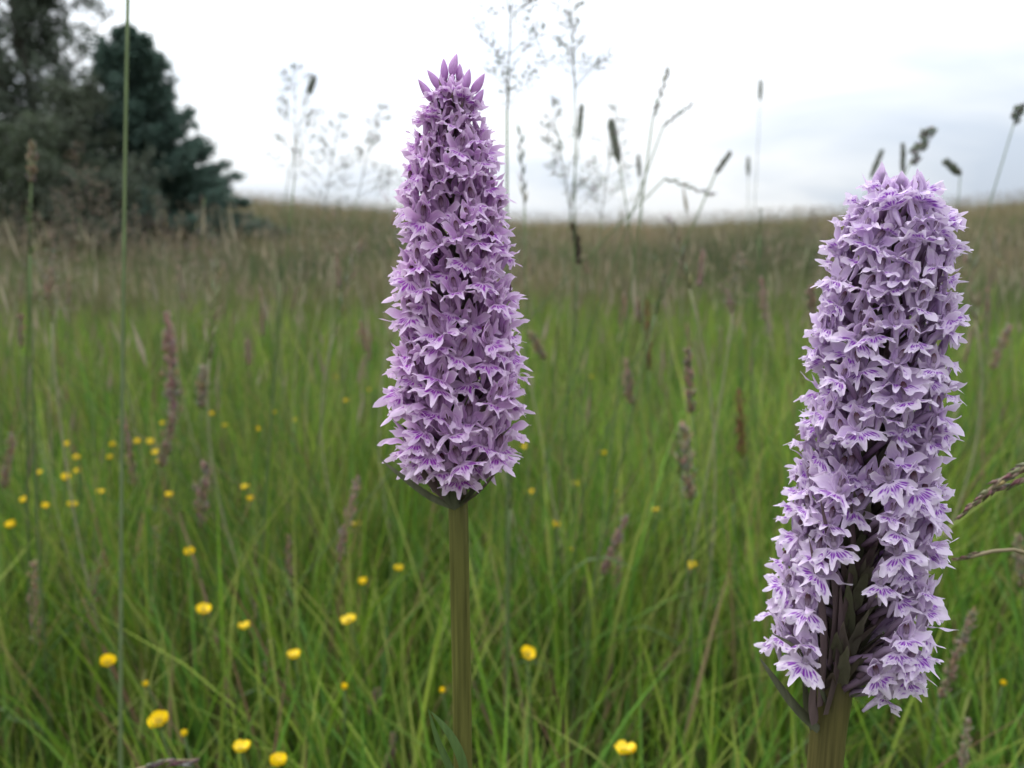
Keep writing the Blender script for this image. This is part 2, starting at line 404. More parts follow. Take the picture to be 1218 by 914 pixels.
# ------------------------------------------------------------------ orchids
MM = .001
def lip_mesh(mat, seed):
    rnd = random.Random(seed); mb = MB(); nu, nv = 52, 12
    ph = [rnd.uniform(0, 6.28) for _ in range(6)]; asym = rnd.uniform(-.08, .08); mid = rnd.uniform(.95, 1.2); side = rnd.uniform(.92, 1.1)
    def rad(a):
        d = abs(math.degrees(a - asym))
        r_side = 6.7 * side * (1 - .0006 * (d - 48) ** 2 * (1 if d > 48 else .25))
        r_mid = 9.0 * mid * max(0, 1 - (d / 15.0)) ** .7
        notch = 1 - .18 * math.exp(-((d - 19) / 5.0) ** 2)
        return max(r_side * notch * (1 + .07 * math.sin(a * 19 + ph[0]) + .05 * math.sin(a * 34 + ph[1])), r_mid)
    def pos(u, v):
        a = (u * 2 - 1) * R(84)
        r = 1.0 + (rad(a) - 1.0) * v
        x = r * math.sin(a) * 1.24; f = r * math.cos(a) * .9
        z = -.030 * x * x - .012 * f * f + .9 * v * v * math.sin(a * 5 + ph[2]) + .8 * v ** 3 * math.sin(a * 13 + ph[3])
        return (x * MM, f * MM, z * MM)
    # dashes: radial strokes and a broken double loop
    strokes = []
    for k in range(-4, 5):
        a0 = k * R(13.5) + rnd.uniform(-.05, .05)
        v0 = rnd.uniform(.22, .34); v1 = rnd.uniform(.55, .74) * (1 - .05 * abs(k)) * (.72 if k == 0 else 1); strokes.append((a0, v0, v1, rnd.uniform(.075, .11), rnd.uniform(-.1, .1)))
        if rnd.random() < .6: strokes.append((a0 + rnd.uniform(-.08, .08), rnd.uniform(.1, .2), rnd.uniform(.22, .3), .05, 0))
    def col(u, v):
        a = (u * 2 - 1) * R(84); m = 0
        for a0, v0, v1, wd, sl in strokes:
            e = abs(a - a0 - sl * (v - v0)) / wd; q = min(v - v0, v1 - v) / .06
            m = max(m, min(1, max(0, 1.6 - e * 1.25)) * min(1, max(0, q + .6)))
        for s_ in (-1, 1):           # the loops
            dd = abs(math.hypot((a - s_ * R(30)) / R(24), (v - .52) / .27) - 1)
            if abs(a) < R(58): m = max(m, .8 * min(1, max(0, 1.4 - dd / .13)) * (1 if math.sin(a * 31 + v * 17 + ph[4]) > -.35 else .15))
        return (m, .38 + .40 * v ** 2, .12 * max(0, 1 - v * 6))
    mb.grid(nu, nv, pos, col)
    return mb.mesh('lip', mat)
def sepal_mesh(mat, seed):
    rnd = random.Random(seed); mb = MB()
    L_ = rnd.uniform(6.6, 8.6); W = rnd.uniform(1.7, 2.3); cu = rnd.uniform(-.4, 2.6); tw = rnd.uniform(-1.6, 1.9); wv = rnd.uniform(0, 6)
    def pos(u, v):
        s = (u * 2 - 1); wd = W * (math.sin(math.pi * min(1, v * .93 + .07)) ** .65) * (1 - .22 * v) + .15 * (1 - v)
        if v > .8: wd *= 1 - .4 * (v - .8) / .2
        wd *= 1 + .09 * math.sin(v * 17 + wv + s)
        x = .8 + L_ * v; y = -.6 + 2.2 * v * v * cu - .9 * v + .5 * abs(s) ** 2 * wd * .45
        z = .4 + 2.2 * v + .7 * math.sin(v * 5 + wv) + .25 * s * math.sin(v * 14 + wv)
        th = tw * v + .55
        return ((x) * MM, (y + s * wd * math.sin(th) * .8) * MM, (z + s * wd * math.cos(th)) * MM)
    mb.grid(12, 14, pos, lambda u, v: (.10 * max(0, math.cos((u - .5) * 25)) * (1 - v), .1 + .75 * (max(0, v - .45) / .55) ** 1.3 + .35 * abs(u * 2 - 1) ** 3, 0))
    return mb.mesh('sepal', mat)
def hood_mesh(mat, seed):
    rnd = random.Random(seed); mb = MB(); tip = rnd.uniform(-1.5, 1.2); H = rnd.uniform(8.4, 10.4); open_ = rnd.uniform(.9, 1.15)
    def shell(Hh, W, dep, x0, lean, sgn):
        def pos(u, v):
            s = u * 2 - 1; wd = W * math.sin(math.pi * min(1, .12 + v * .88)) ** .8 * (1 - .3 * v)
            an = s * 1.25
            x = x0 * math.sin(math.pi * v) + wd * math.sin(an); yb = -1.2 * math.sin(math.pi * v * .9) + lean * v * v
            return (x * MM, (yb + dep * (1 - math.cos(an)) * wd) * MM, (.2 + Hh * v) * MM)
        mb.grid(12, 12, pos, lambda u, v: (.10 * max(0, math.cos((u - .5) * 19)) * (1 - v), .10 + .5 * abs(u * 2 - 1) ** 3 + .5 * (max(0, v - .6) / .4) ** 1.5, 0.0))
    shell(H, 2.5, .95, 0, 2.2 + tip, 0)
    for s in (-1, 1): shell(H * .80, 1.75, 1.25 * open_, s * 1.55, 2.6 + tip * .4, s)
    return mb.mesh('hood', mat)
def body_mesh(mat, seed):
    rnd = random.Random(seed); mb = MB(); b = rnd.uniform(-1, 1)
    pts = [(0, .6 * MM, .4 * MM), (0, -1.8 * MM, .2 * MM), (.2 * b * MM, -5 * MM, -1.5 * MM), (.4 * b * MM, -9 * MM, -5 * MM), (.2 * b * MM, -13 * MM, -9.5 * MM)]
    mb.tube(pts, [.9 * MM, 1.1 * MM, 1.25 * MM, 1.1 * MM, .7 * MM], lambda t: (0, .0, .06 + .75 * t), 8, .08)
    sp = [(0, .2 * MM, -.3 * MM), (0, -.6 * MM, -2 * MM), (.5 * b * MM, -1.6 * MM, -4.5 * MM), (.8 * b * MM, -2.4 * MM, -7.2 * MM)]
    mb.tube(sp, [1.0 * MM, 1.05 * MM, .8 * MM, .45 * MM], lambda t: (0, .35, 0), 7)
    # column: pale stigma below, dark maroon anther under the hood
    def ell(c, r, colr):
        def pos(u, v):
            th = u * 2 * math.pi; p_ = (v - .5) * math.pi
            return ((c[0] + r[0] * math.cos(p_) * math.cos(th)) * MM, (c[1] + r[1] * math.cos(p_) * math.sin(th)) * MM, (c[2] + r[2] * math.sin(p_)) * MM)
        mb.grid(10, 6, pos, colr if callable(colr) else (lambda u, v: colr))
    ell((0, .95, 4.1), (1.0, .9, 2.1), lambda u, v: (0, .15 * (1 - v), .35 + .65 * min(1, max(0, (v - .25) * 2.2)))); ell((0, .5, 1.5), (1.0, .7, 1.3), (.05, .25, .38))
    ell((.45, 1.35, 3.8), (.22, .4, 1.5), (0, .05, .75)); ell((-.45, 1.35, 3.8), (.22, .4, 1.5), (0, .05, .75))
    return mb.mesh('flower', mat)
def bud_mesh(mat, seed):
    rnd = random.Random(seed); mb = MB(); L_ = rnd.uniform(6.8, 8.4)
    def pos(u, v):
        th = u * 2 * math.pi; r_ = 1.35 * math.sin(math.pi * v ** .8) ** .8 * (1 + .08 * math.cos(th * 3)) + .03
        return (r_ * math.cos(th) * MM, (r_ * math.sin(th) + 1.3 * v * v) * MM, L_ * v * MM)
    mb.grid(14, 10, pos, lambda u, v: (.05 * (1 - v), .1 * v, .06 + .5 * max(0, .25 - v)))
    mb.tube([(0, 0, .3 * MM), (0, -.8 * MM, -2.5 * MM), (0, -2.2 * MM, -7 * MM)], [1.0 * MM, 1.1 * MM, .7 * MM], (0, 0, .65), 7)
    return mb.mesh('bud', mat)
BR1, BR2 = (.15, .10, .105), (.12, .125, .07)
def bract_mesh(seed):
    rnd = random.Random(seed); mb = MB(); L_ = 14 * MM; c = rnd.uniform(.5, 1.2)
    pts, wid = [], []
    for j in range(8):
        v = j / 7; pts.append((rnd.uniform(-.2, .2) * MM, L_ * v * .62 + .002 * c * v * v, L_ * (v - .35 * c * v * v * .6)))
        wid.append((1.55 * math.sin(math.pi * (.22 + .78 * v)) ** .8 * (1 - .4 * v) + .04) * MM)
    mix_ = rnd.random()
    cc = [BR1[k] * mix_ + BR2[k] * (1 - mix_) for k in range(3)]
    mb.blade(pts, (1, 0, 0), wid, lambda t: tuple(q * (1 + .3 * t) for q in cc), .45)
    return mb.mesh('bract', M_BRACT)

def orchid(label, Y, axis_px, stem_px, env, n_fl, n_bud, mat, stem_r, keep, scale_fn, seed, tilt0, fade_fn, extra, bract_list, t_low=.015, stem_col=(.11, .092, .032)):
    rnd = random.Random(seed)
    lips = [lip_mesh(mat, seed + k) for k in range(10)]; seps = [sepal_mesh(mat, seed + 20 + k) for k in range(12)]
    hoods = [hood_mesh(mat, seed + 40 + k) for k in range(8)]; bods = [body_mesh(mat, seed + 60 + k) for k in range(3)]
    buds = [bud_mesh(mat, seed + 80 + k) for k in range(3)]; bracts = [bract_mesh(seed + 100 + k) for k in range(5)]
    AX = [at_y(px, py, Y) for px, py in axis_px]       # from bottom of the spike to its tip
    seglen = [0]
    for a, b in zip(AX, AX[1:]): seglen.append(seglen[-1] + (b - a).length)
    tot = seglen[-1]; ts = [s / tot for s in seglen]
    def axis(t):
        t = max(0, min(1, t))
        for k in range(len(ts) - 1):
            if t <= ts[k + 1] + 1e-9:
                f = (t - ts[k]) / (ts[k + 1] - ts[k]); return AX[k].lerp(AX[k + 1], f)
        return AX[-1].copy()
    def tang(t): return (axis(t + .03) - axis(t - .03)).normalized()
    low = [at_y(px, py, Y) for px, py in stem_px]       # visible stem below the spike, going down
    d = low[-1]; foot = Vector((d.x - .012, Y + .01, 0)); foot.z = g(foot.x, foot.y) - .01
    root = empty('orchid', (foot.x, foot.y, foot.z), label, 'orchid')
    mb = MB(); P = [foot, foot.lerp(d, .5) + Vector((.004, 0, 0))] + low[::-1] + [axis(k / 12) for k in range(0, 12)]
    nS = len(P); rr = [stem_r * (1.25 if k < 2 else 1.0) for k in range(nS - 12)] + [stem_r * (1 - .70 * k / 11) for k in range(12)]
    Pf = []; Rf = []                                      # subdivide for smooth curvature
    for k in range(nS - 1):
        for q in range(3): Pf.append(P[k].lerp(P[k + 1], q / 3)); Rf.append(rr[k] + (rr[k + 1] - rr[k]) * q / 3)
    Pf.append(P[-1]); Rf.append(rr[-1])
    def sc(t):
        k = min(1, max(0, (t - .26) / .2))
        a, b = stem_col, (.075, .055, .045)
        return tuple(a[q] * (1 - k) + b[q] * k for q in range(3))
    mb.tube([p - foot for p in Pf], Rf, sc, 36, .010)
    link('stem', mb.mesh('stem', M_STEM), root)
    # flowers in a spiral
    ga = math.pi * (3 - math.sqrt(5)); az0 = rnd.uniform(0, 6)
    for i in range(n_fl + len(extra)):
        u = (i + .5) / n_fl; t = t_low + (.96 - t_low) * u
        az = az0 + ga * i + rnd.uniform(-.2, .2)
        tj = t + rnd.uniform(-.012, .012)
        if i >= n_fl: tj = extra[i - n_fl][0]; az = extra[i - n_fl][1] - math.pi / 2
        rel = math.atan2(math.sin(az + math.pi / 2), math.cos(az + math.pi / 2))   # 0 = facing the camera (-Y); + = towards +X
        if i < n_fl and not keep(tj, rel, rnd):
            T = tang(tj); od = Vector((math.cos(az), math.sin(az), 0)); xx = od.cross(T)
            for q in range(2):
                link('bract', rnd.choice(bracts), root, Matrix.Translation(axis(tj - .02 * q) - foot + od * stem_r * .7) @ Matrix((xx, od, T)).transposed().to_4x4() @ Matrix.Rotation(R(rnd.uniform(-35, 35)), 4, 'Z') @ Matrix.Rotation(R(rnd.uniform(2, 30)), 4, 'X') @ Matrix.Scale(rnd.uniform(1.0, 1.45), 4))
            continue
        s = scale_fn(tj) * rnd.uniform(.82, 1.14)
        Renv = float(np.interp(tj, env[0], env[1])) * (rnd.uniform(.74, .9) if rnd.random() < .3 else rnd.uniform(.94, 1.05))
        throat = max(stem_r * .8 + .003 * s, Renv - .0075 * s)
        o_dir = Vector((math.cos(az), math.sin(az), 0)); T = tang(tj)
        o_dir = (o_dir - T * o_dir.dot(T)).normalized()
        tilt = R(tilt0 + 46 * max(0, tj - .72) / .28 - 14 * max(0, .2 - tj) / .2 + rnd.uniform(-13, 13))
        yv = (o_dir * math.cos(tilt) + T * math.sin(tilt)).normalized(); xv = yv.cross(T).normalized(); zv = xv.cross(yv)
        rot = Matrix((xv, yv, zv)).transposed().to_4x4() @ Matrix.Rotation(R(rnd.uniform(-28, 28)), 4, 'Y') @ Matrix.Rotation(R(rnd.uniform(-20, 20)), 4, 'Z')
        pos = axis(tj) - foot + o_dir * throat
        fo = link('flower', rnd.choice(bods), root, Matrix.Translation(pos) @ rot @ Matrix.Scale(s, 4))
        fade = max(0, min(.8, fade_fn(tj) + rnd.uniform(-.12, .15))); fo.color = (fade, 0, 0, 1)
        droop = R(rnd.uniform(-48, -6))
        link('lip', rnd.choice(lips), fo, Matrix.Translation((0, .6 * MM, .3 * MM)) @ Matrix.Rotation(droop, 4, 'X') @ Matrix.Diagonal((rnd.uniform(.9, 1.08), rnd.uniform(.88, 1.1), 1, 1)))
        for sg in (1, -1):
            link('sepal', rnd.choice(seps), fo, Matrix.Scale(sg, 4, Vector((1, 0, 0))) @ Matrix.Rotation(R(rnd.uniform(-48, 16)), 4, 'Y') @ Matrix.Rotation(R(rnd.uniform(-12, 50)), 4, 'Z') @ Matrix.Rotation(R(rnd.uniform(-30, 30)), 4, 'X'))
        link('hood', rnd.choice(hoods), fo, Matrix.Rotation(R(rnd.uniform(-14, 8)), 4, 'X') @ Matrix.Rotation(R(rnd.uniform(-8, 8)), 4, 'Z'))
        for ch in fo.children: ch.color = (fade, 0, 0, 1)
        bs = s * rnd.uniform(.9, 1.35) * (1.15 if tj < .3 else .85)
        tb = tj - .008 * s / tot
        rb = stem_r * (1 - .7 * tj) * .75
        bp = axis(tb) - foot + o_dir * rb
        zx = T; yx = o_dir; xx = yx.cross(zx)
        link('bract', rnd.choice(bracts), root, Matrix.Translation(bp) @ Matrix((xx, yx, zx)).transposed().to_4x4() @ Matrix.Rotation(R(rnd.uniform(-15, 15)), 4, 'Z') @ Matrix.Rotation(R(rnd.uniform(-10, 18)), 4, 'X') @ Matrix.Scale(bs, 4))
    for (bx, by, ang, bs, dyy) in n_bud:
        p = at_y(bx, by, Y + dyy * .001) - foot
        bo = link('bud', rnd.choice(buds), root, Matrix.Translation(p) @ Matrix.Rotation(R(ang), 4, 'Y') @ Matrix.Rotation(rnd.uniform(0, 6), 4, 'Z') @ Matrix.Scale(bs * .85, 4)); bo.color = (0, 0, 0, 1)
    for (pts, wd, colr, dy0, dy1) in bract_list:           # single large bracts and stem leaves, traced where they show
        Q = [at_y(px, py, Y + (dy0 + (dy1 - dy0) * k / (len(pts) - 1)) * .001) - foot for k, (px, py) in enumerate(pts)]
        F_ = []
        for k in range(len(Q) - 1):
            for q in range(3): F_.append(Q[k].lerp(Q[k + 1], q / 3))
        F_.append(Q[-1]); n_ = len(F_)
        for _ in range(2): F_ = [F_[0]] + [(F_[k - 1] + F_[k] * 2 + F_[k + 1]) / 4 for k in range(1, n_ - 1)] + [F_[-1]]
        wid = [(wd * math.sin(math.pi * (.30 + .70 * k / (n_ - 1))) ** .8 + .05) * MM for k in range(n_)]
        m2 = MB(); side = Vector((.75, .6, .25)); m2.blade(F_, side, wid, colr, .35)
        link('bract' if colr[1] < .1 else 'leaf', m2.mesh('leaf', M_BRACT), root)
    return root

GBR = (.12, .125, .075); LEAFC = (.09, .15, .045)
px_l = .000237
orchid('tall slender pink-lilac orchid spike tapering to closed buds at its tip', .225,
       [(545, 590), (544, 480), (541, 330), (537, 180), (536, 84)], [(545, 600), (547, 700), (549, 800), (551, 930)],
       ([0, .04, .12, .25, .45, .65, .8, .92, 1], [a * px_l for a in (38, 60, 89, 92, 85, 77, 62, 39, 17)]),
       215, [(538, 92, 2, 1.05, 0), (530, 98, -8, .9, 1), (545, 98, 10, .85, 1), (523, 108, -22, .95, -1), (551, 110, 20, 1.0, -3), (559, 113, 46, 1.05, -1), (514, 122, -26, .95, -3), (562, 128, 40, .95, -2), (536, 112, 0, .9, -4)],
       M_PET_L, .0029,
       lambda t, rel, rnd: not (t < .075 and abs(rel - .12) < .42) and not (t < .05 and abs(rel + .05) > .3 and rnd.random() < .55) and not (.12 < t < .32 and abs(rel) < .18 and rnd.random() < .7) and not (.46 < t < .54 and abs(rel - .1) < .2 and rnd.random() < .5),
       lambda t: float(np.interp(t, [0, .15, .5, .8, 1], [.98, .94, .82, .70, .58])), 11, 4, lambda t: .06 + .18 * max(0, .3 - t) / .3, [(.07, .12)],
       [([(543, 604), (515, 594), (482, 570), (452, 546)], .95, GBR, -3, -14), ([(541, 598), (522, 582), (504, 562), (492, 540)], 1.5, BR1, -4, -8), ([(552, 600), (572, 586), (588, 566), (600, 548)], 1.1, BR1, -4, -10), ([(546, 604), (541, 588), (538, 568)], 1.6, GBR, -4, -6),
        ([(549, 603), (562, 590), (572, 566), (574, 545)], 1.6, GBR, -3, -5), ([(543, 602), (532, 590), (520, 572)], 1.5, GBR, -4, -7),
        ([(556, 935), (552, 905), (536, 872), (512, 846)], 1.5, LEAFC, -4, -9), ([(548, 940), (535, 912), (520, 880), (509, 842)], 1.1, LEAFC, -5, -9)], .06, (.135, .13, .034))

px_r = .000226
def keep_r(t, rel, rnd):
    c = np.interp(t, [0, .1, .25, .4], [-.50, -.42, -.38, -.30]); wd = np.interp(t, [0, .1, .25, .38, .45], [.74, .45, .28, .12, 0])
    if abs(rel - c) < wd: return False
    if t < .06 and rel < -.2: return False
    if .50 < t < .54 and abs(rel + .3) < .3: return False
    if t < .05 and abs(rel - .9) > .55: return False
    return True
orchid('thick pale lilac orchid spike with dense flowers and a bare gap low down', .215,
       [(993, 818), (1008, 735), (1028, 600), (1045, 450), (1059, 320), (1069, 222)], [(988, 850), (984, 880), (979, 935)],
       ([0, .06, .15, .3, .5, .7, .82, .92, .97, 1], [a * px_r for a in (78, 100, 112, 105, 97, 93, 88, 78, 63, 38)]),
       300, [], M_PET_R, .0050, keep_r,
       lambda t: float(np.interp(t, [0, .15, .5, .8, 1], [.98, .93, .84, .78, .72])), 53, 6, lambda t: .05 + .32 * max(0, .45 - t) / .45, [(.985, .2), (.99, 1.4), (.99, -1.2), (.97, .7), (.97, -.6), (.995, 2.6), (1.0, 3.6), (.965, -1.9)],
       [([(975, 868), (950, 845), (925, 812), (903, 782)], 1.5, GBR, -4, -7), ([(972, 860), (968, 830), (975, 780)], 2.2, BR1, -6, -9),
        ([(985, 838), (970, 800), (950, 770), (915, 752)], .9, GBR, -6, -10), ([(1012, 830), (1060, 810), (1108, 766)], 1.0, GBR, -6, -12),
        ([(985, 850), (1000, 800), (1003, 740), (1000, 690)], 2.0, BR1, -6, -9), ([(978, 840), (985, 770), (978, 700), (962, 640)], 2.0, BR1, -6, -10),
        ([(990, 790), (1000, 720), (990, 650), (975, 590)], 1.8, BR1, -6, -12), ([(998, 760), (1015, 700), (1018, 640), (1012, 590)], 1.8, BR1, -6, -11),
        ([(970, 866), (962, 840), (956, 800)], 2.0, GBR, -2, -3)])

# ------------------------------------------------------------------ buttercups
def buttercup_protos():
    pm = []
    for k in range(3):
        rnd = random.Random(k); mb = MB()
        def pos(u, v):
            s = u * 2 - 1; wd = 5.2 * math.sin(math.pi * min(1, .08 + .67 * v)) ** .9 * (1 if v < .9 else .9)
            r_ = 1.0 + 8.8 * v * (1 - .10 * s * s * v)
            return (s * wd * MM, r_ * MM, (4.2 * v * v + .9 * v - 1.0 * (1 - s * s) * v * (1 - v) * 2 + rnd.uniform(-.05, .05)) * MM)
        mb.grid(6, 7, pos, lambda u, v: (.86, .62, .015)); pm.append(mb.mesh('petal', M_YELLOW))
    mb = MB()
    for i in range(40):
        a = i * 2.4; r_ = .5 + .55 * math.sqrt(i) * .9; mb.octa((r_ * math.cos(a) * MM, r_ * math.sin(a) * MM, .5 * MM), (.35 * math.cos(a), .35 * math.sin(a), 1), (3.2 - r_ * .1) * MM, .42 * MM, (.75, .52, .03) if i > 6 else (.50, .50, .05))
    return pm, mb.mesh('flower_centre', M_YELLOW)
BP, BC = buttercup_protos()
BUT = [(194, 505, 0), (178, 527, 1), (163, 527, 0), (130, 546, 1), (92, 546, 0), (134, 531, 0), (80, 530, 0), (46, 564, 0), (79, 570, 1), (93, 562, 0), (119, 587, 0), (201, 591, 0), (29, 597, 0), (54, 604, 0), (86, 603, 1), (14, 627, 1), (226, 659, 0), (190, 551, 0), (185, 540, 0), (252, 494, 0), (292, 581, 0), (268, 507, 0), (298, 596, 0),
       (242, 728, 1), (291, 748, 0), (127, 791, 1), (190, 861, 1), (219, 876, 2), (175, 816, 2), (287, 894, 1), (331, 911, 0), (350, 783, 0), (415, 740, 1), (432, 695, 0), (474, 679, 0), (410, 820, 2), (424, 626, 0), (440, 465, 0), (308, 512, 0), (351, 501, 0), (327, 492, 0), (400, 450, 0), (626, 781, 1), (744, 896, 1), (661, 627, 0), (679, 657, 2), (685, 577, 0), (631, 587, 0), (718, 541, 0), (778, 608, 0), (824, 675, 0), (733, 585, 2), (1193, 815, 2), (704, 449, 0), (526, 824, 2), (412, 478, 0), (622, 533, 0)]
BLAB = {29: 'wide-open buttercup cup, the largest yellow bloom in the grass, with upturned petal', 32: 'round open yellow buttercup beside a purple-brown fog grass head', 42: 'yellow buttercup standing alone in the grass just right of the slender orchid stem',
        43: 'yellow buttercup alone low in the grass between the two orchid stems', 25: 'broad yellow buttercup beside the tall bare green grass stem', 23: 'cupped yellow buttercup seen side-on in the dark grass', 45: 'small half-closed buttercup below a larger one between the orchids'}
for i, (px, py, big) in enumerate(BUT):
    rnd = random.Random(900 + i)
    z = .25 + rnd.uniform(-.02, .02)
    p = at_z(px, py, z); s = (.68, .80, .46)[big] * rnd.uniform(.92, 1.05)
    fx, fy = p.x + rnd.uniform(-.03, .03), p.y + rnd.uniform(-.01, .04); fz = g(fx, fy)
    root = empty('buttercup', (fx, fy, fz), BLAB.get(i, 'small closed yellow buttercup bud among the grass' if big == 2 else 'small yellow buttercup flower on a thin stem in the green grass'), 'flower', 'buttercups in the meadow grass')
    mb = MB(); top = p - Vector((fx, fy, fz)); c1 = Vector((top.x * .2, top.y * .2, top.z * .6))
    pts = [Vector((0, 0, -.01)) * (1 - t) ** 2 + c1 * (2 * t * (1 - t)) + top * (t * t) for t in (0, .2, .4, .6, .8, 1)]
    mb.tube(pts, [.0011] * 5 + [.0009], (.08, .13, .03), 5)
    link('stem', mb.mesh('stem', M_STALK), root)
    tl = Matrix.Translation(top) @ Matrix.Rotation(R(rnd.uniform(-12, 26)), 4, Vector((rnd.uniform(.3, 1), rnd.uniform(-.9, .9), 0))) @ Matrix.Rotation(rnd.uniform(0, 6), 4, 'Z') @ Matrix.Scale(s, 4)
    up = 58 if big == 2 else rnd.uniform(4, 26)
    for k in range(5):
        link('petal', BP[(k + i) % 3], root, tl @ Matrix.Rotation(k * 2 * math.pi / 5 + rnd.uniform(-.1, .1), 4, 'Z') @ Matrix.Rotation(R(up + rnd.uniform(-7, 9)), 4, 'X'))
    link('flower_centre', BC, root, tl)

# ------------------------------------------------------------------ single grasses that can be told apart
def bez(a, b, c, n): return [a * ((1 - t) ** 2) + b * (2 * t * (1 - t)) + c * (t * t) for t in [k / n for k in range(n + 1)]]
GREY = (.28, .29, .24); BROWN = (.40, .29, .22); PINK = (.44, .29, .26); PALE = (.38, .32, .22); DARKB = (.10, .065, .055); RED = (.25, .12, .07); GREENST = (.12, .17, .06)
def seed_head(mb, kind, B, T, col, rnd, w):
    """B, T: base and tip of the head as vectors"""
    if kind in ('foxtail', 'cocksfoot'): w *= .78
    ax = T - B; L = ax.length; d = ax.normalized(); a = d.cross(Vector((.1, .9, .4))).normalized(); c = d.cross(a)
    vc = lambda: tuple(q * rnd.uniform(.7, 1.25) for q in col)
    if kind == 'foxtail':
        n = 15; pr = [w * (math.sin(math.pi * (.06 + .9 * k / n)) ** .45) * .82 for k in range(n + 1)]
        mb.tube([B + ax * (k / n) for k in range(n + 1)], pr, col, 9, .05)
        for k in range(190):
            t = rnd.uniform(.02, .97); th = rnd.uniform(0, 6.283); rr = w * math.sin(math.pi * (.06 + .9 * t)) ** .45
            o = a * math.cos(th) + c * math.sin(th)
            mb.octa(B + ax * t + o * rr * .6, o * .7 + d * .9, w * rnd.uniform(.7, 1.3), w * .16, vc())
    elif kind == 'fog':
        mb.tube([B, B + ax * .5, T], [w * .15, w * .12, w * .05], col, 5)
        n = 150
        for k in range(n):
            t = rnd.uniform(0, 1); th = rnd.uniform(0, 6.283); env = w * (math.sin(math.pi * min(1, .12 + .85 * t)) ** .7) * (.65 + .35 * math.sin(t * 23 + rnd.random()))
            o = a * math.cos(th) + c * math.sin(th); p = B + ax * t + o * env * rnd.uniform(.15, .8)
            mb.octa(p, d + o * rnd.uniform(.15, .75), w * rnd.uniform(.6, 1.25), w * .13, vc())
    elif kind == 'cocksfoot':
        mb.tube([B, T], [w * .12, w * .06], col, 5)
        for q, (t0, ln) in enumerate(((.0, .32), (.25, .3), (.45, .35), (.7, .32), (.9, .2))):
            cen = B + ax * t0 + (a if q % 2 else -a) * w * .45
            for k in range(45):
                o = Vector((rnd.gauss(0, 1), rnd.gauss(0, 1), rnd.gauss(0, 1))).normalized()
                mb.octa(cen + d * (L * ln * rnd.uniform(0, .8)) + o * w * .35, d + o * .7, w * rnd.uniform(.5, .9), w * .16, vc())
    elif kind == 'panicle':
        mb.tube([B, T], [.0006, .00025], col, 4)
        nn = 9
        for q in range(nn):
            t = q / nn; bl = L * .40 * (1 - t) ** .8 * rnd.uniform(.7, 1.15) + L * .04
            for m in range(3):
                th = rnd.uniform(0, 6.283); o = a * math.cos(th) + c * math.sin(th)
                p0 = B + ax * t; p1 = p0 + (o * .9 + d * .75).normalized() * bl; pm = p0.lerp(p1, .5) + d * bl * .06
                pts = bez(p0, pm, p1 - Vector((0, 0, bl * .1)), 5); mb.tube(pts, .00022, col, 3)
                for k in range(int(4 + bl * max(w, .3) * 330)):
                    s = rnd.uniform(.45, 1); j = min(4, int(s * 5)); pp = pts[j].lerp(pts[j + 1], s * 5 - j)
                    off = Vector((rnd.gauss(0, 1), rnd.gauss(0, 1), rnd.gauss(0, 1))) * bl * .05
                    mb.octa(pp + off, off + d * bl * .05, rnd.uniform(.0032, .005), .0006, vc())
    elif kind == 'oat':
        mb.tube([B, T], [.0006, .0003], col, 4)
        for q in range(10):
            t = q / 10 + rnd.uniform(0, .05); sgn = 1 if q % 2 else -1; o = (a * sgn * rnd.uniform(.15, .5) + c * rnd.uniform(-.3, .3))
            mb.octa(B + ax * t, d + o, L * rnd.uniform(.16, .26), w * .55, vc(), .6)
        mb.octa(B + ax * .92, d, L * .2, w * .5, vc(), .6)
def single_grass(name, kind, tip, base, Y, col, w, label, group=None, foot_dx=0.0, foot_dy=.03, stalk_r=.0008, via=None, stalk_col=None, leaf=False):
    rnd = random.Random(int(tip[0] * 7 + tip[1] * 13))
    T, B = at_y(*tip, Y), at_y(*base, Y)
    if via is None: foot = Vector((B.x + foot_dx, Y + foot_dy, 0))
    else:
        V = at_y(*via, Y); dirv = (V - B); k = (B.z) / max(1e-3, -dirv.z); foot = Vector((B.x + dirv.x * k * .85, Y + foot_dy, 0))
    foot.z = g(foot.x, foot.y)
    root = empty(name, tuple(foot), label, 'grass', group)
    B0, T0 = B - foot, T - foot
    hd = (T0 - B0).normalized()
    ctl = (B0 - hd * B0.length * .45) if via is None else (V - foot)
    if via is not None: ctl = B0 + (V - B).normalized() * (B0.length * .5)
    pts = bez(Vector((0, 0, -.01)), ctl, B0 + hd * .001, 12)
    mb = MB(); mb.tube(pts, [stalk_r * (1.25 - .5 * k / 12) for k in range(13)], stalk_col or GREENST, 5)
    link('stalk', mb.mesh('stalk', M_STALK), root)
    if kind:
        mb = MB(); seed_head(mb, kind, B0, T0, col, rnd, w); link('seed_head', mb.mesh('seed_head', M_SEED, kind != 'x'), root)
    if leaf:
        mb = MB(); p = pts[5]; sg = rnd.choice((-1, 1))
        q = [p + Vector((sg * .09 * t, rnd.uniform(-.01, .01), .11 * t - .09 * t * t)) for t in (0, .2, .4, .6, .8, 1)]
        mb.blade(q, (.2, 1, .1), [.0022, .0028, .0026, .002, .0012, .0002], (.09, .15, .04), .3); link('leaf', mb.mesh('leaf', M_GRASS), root)
    return root
SKYG = 'foxtail grasses against the sky'
FX = 'foxtail_grass'
single_grass(FX, 'foxtail', (374, 91), (367, 113), 1.25, GREY, .0060, 'dark stubby foxtail head alone against white sky between conifer and slender orchid', SKYG)
single_grass(FX, 'foxtail', (726, 142), (736, 194), .80, GREY, .0050, 'thick grey-green foxtail head tilted against the sky between the two orchids', SKYG, foot_dx=.05)
single_grass(FX, 'foxtail', (869, 181), (851, 207), .90, GREY, .0036, 'foxtail head leaning over on a long slanting stalk', SKYG, via=(790, 345), stalk_r=.0011)
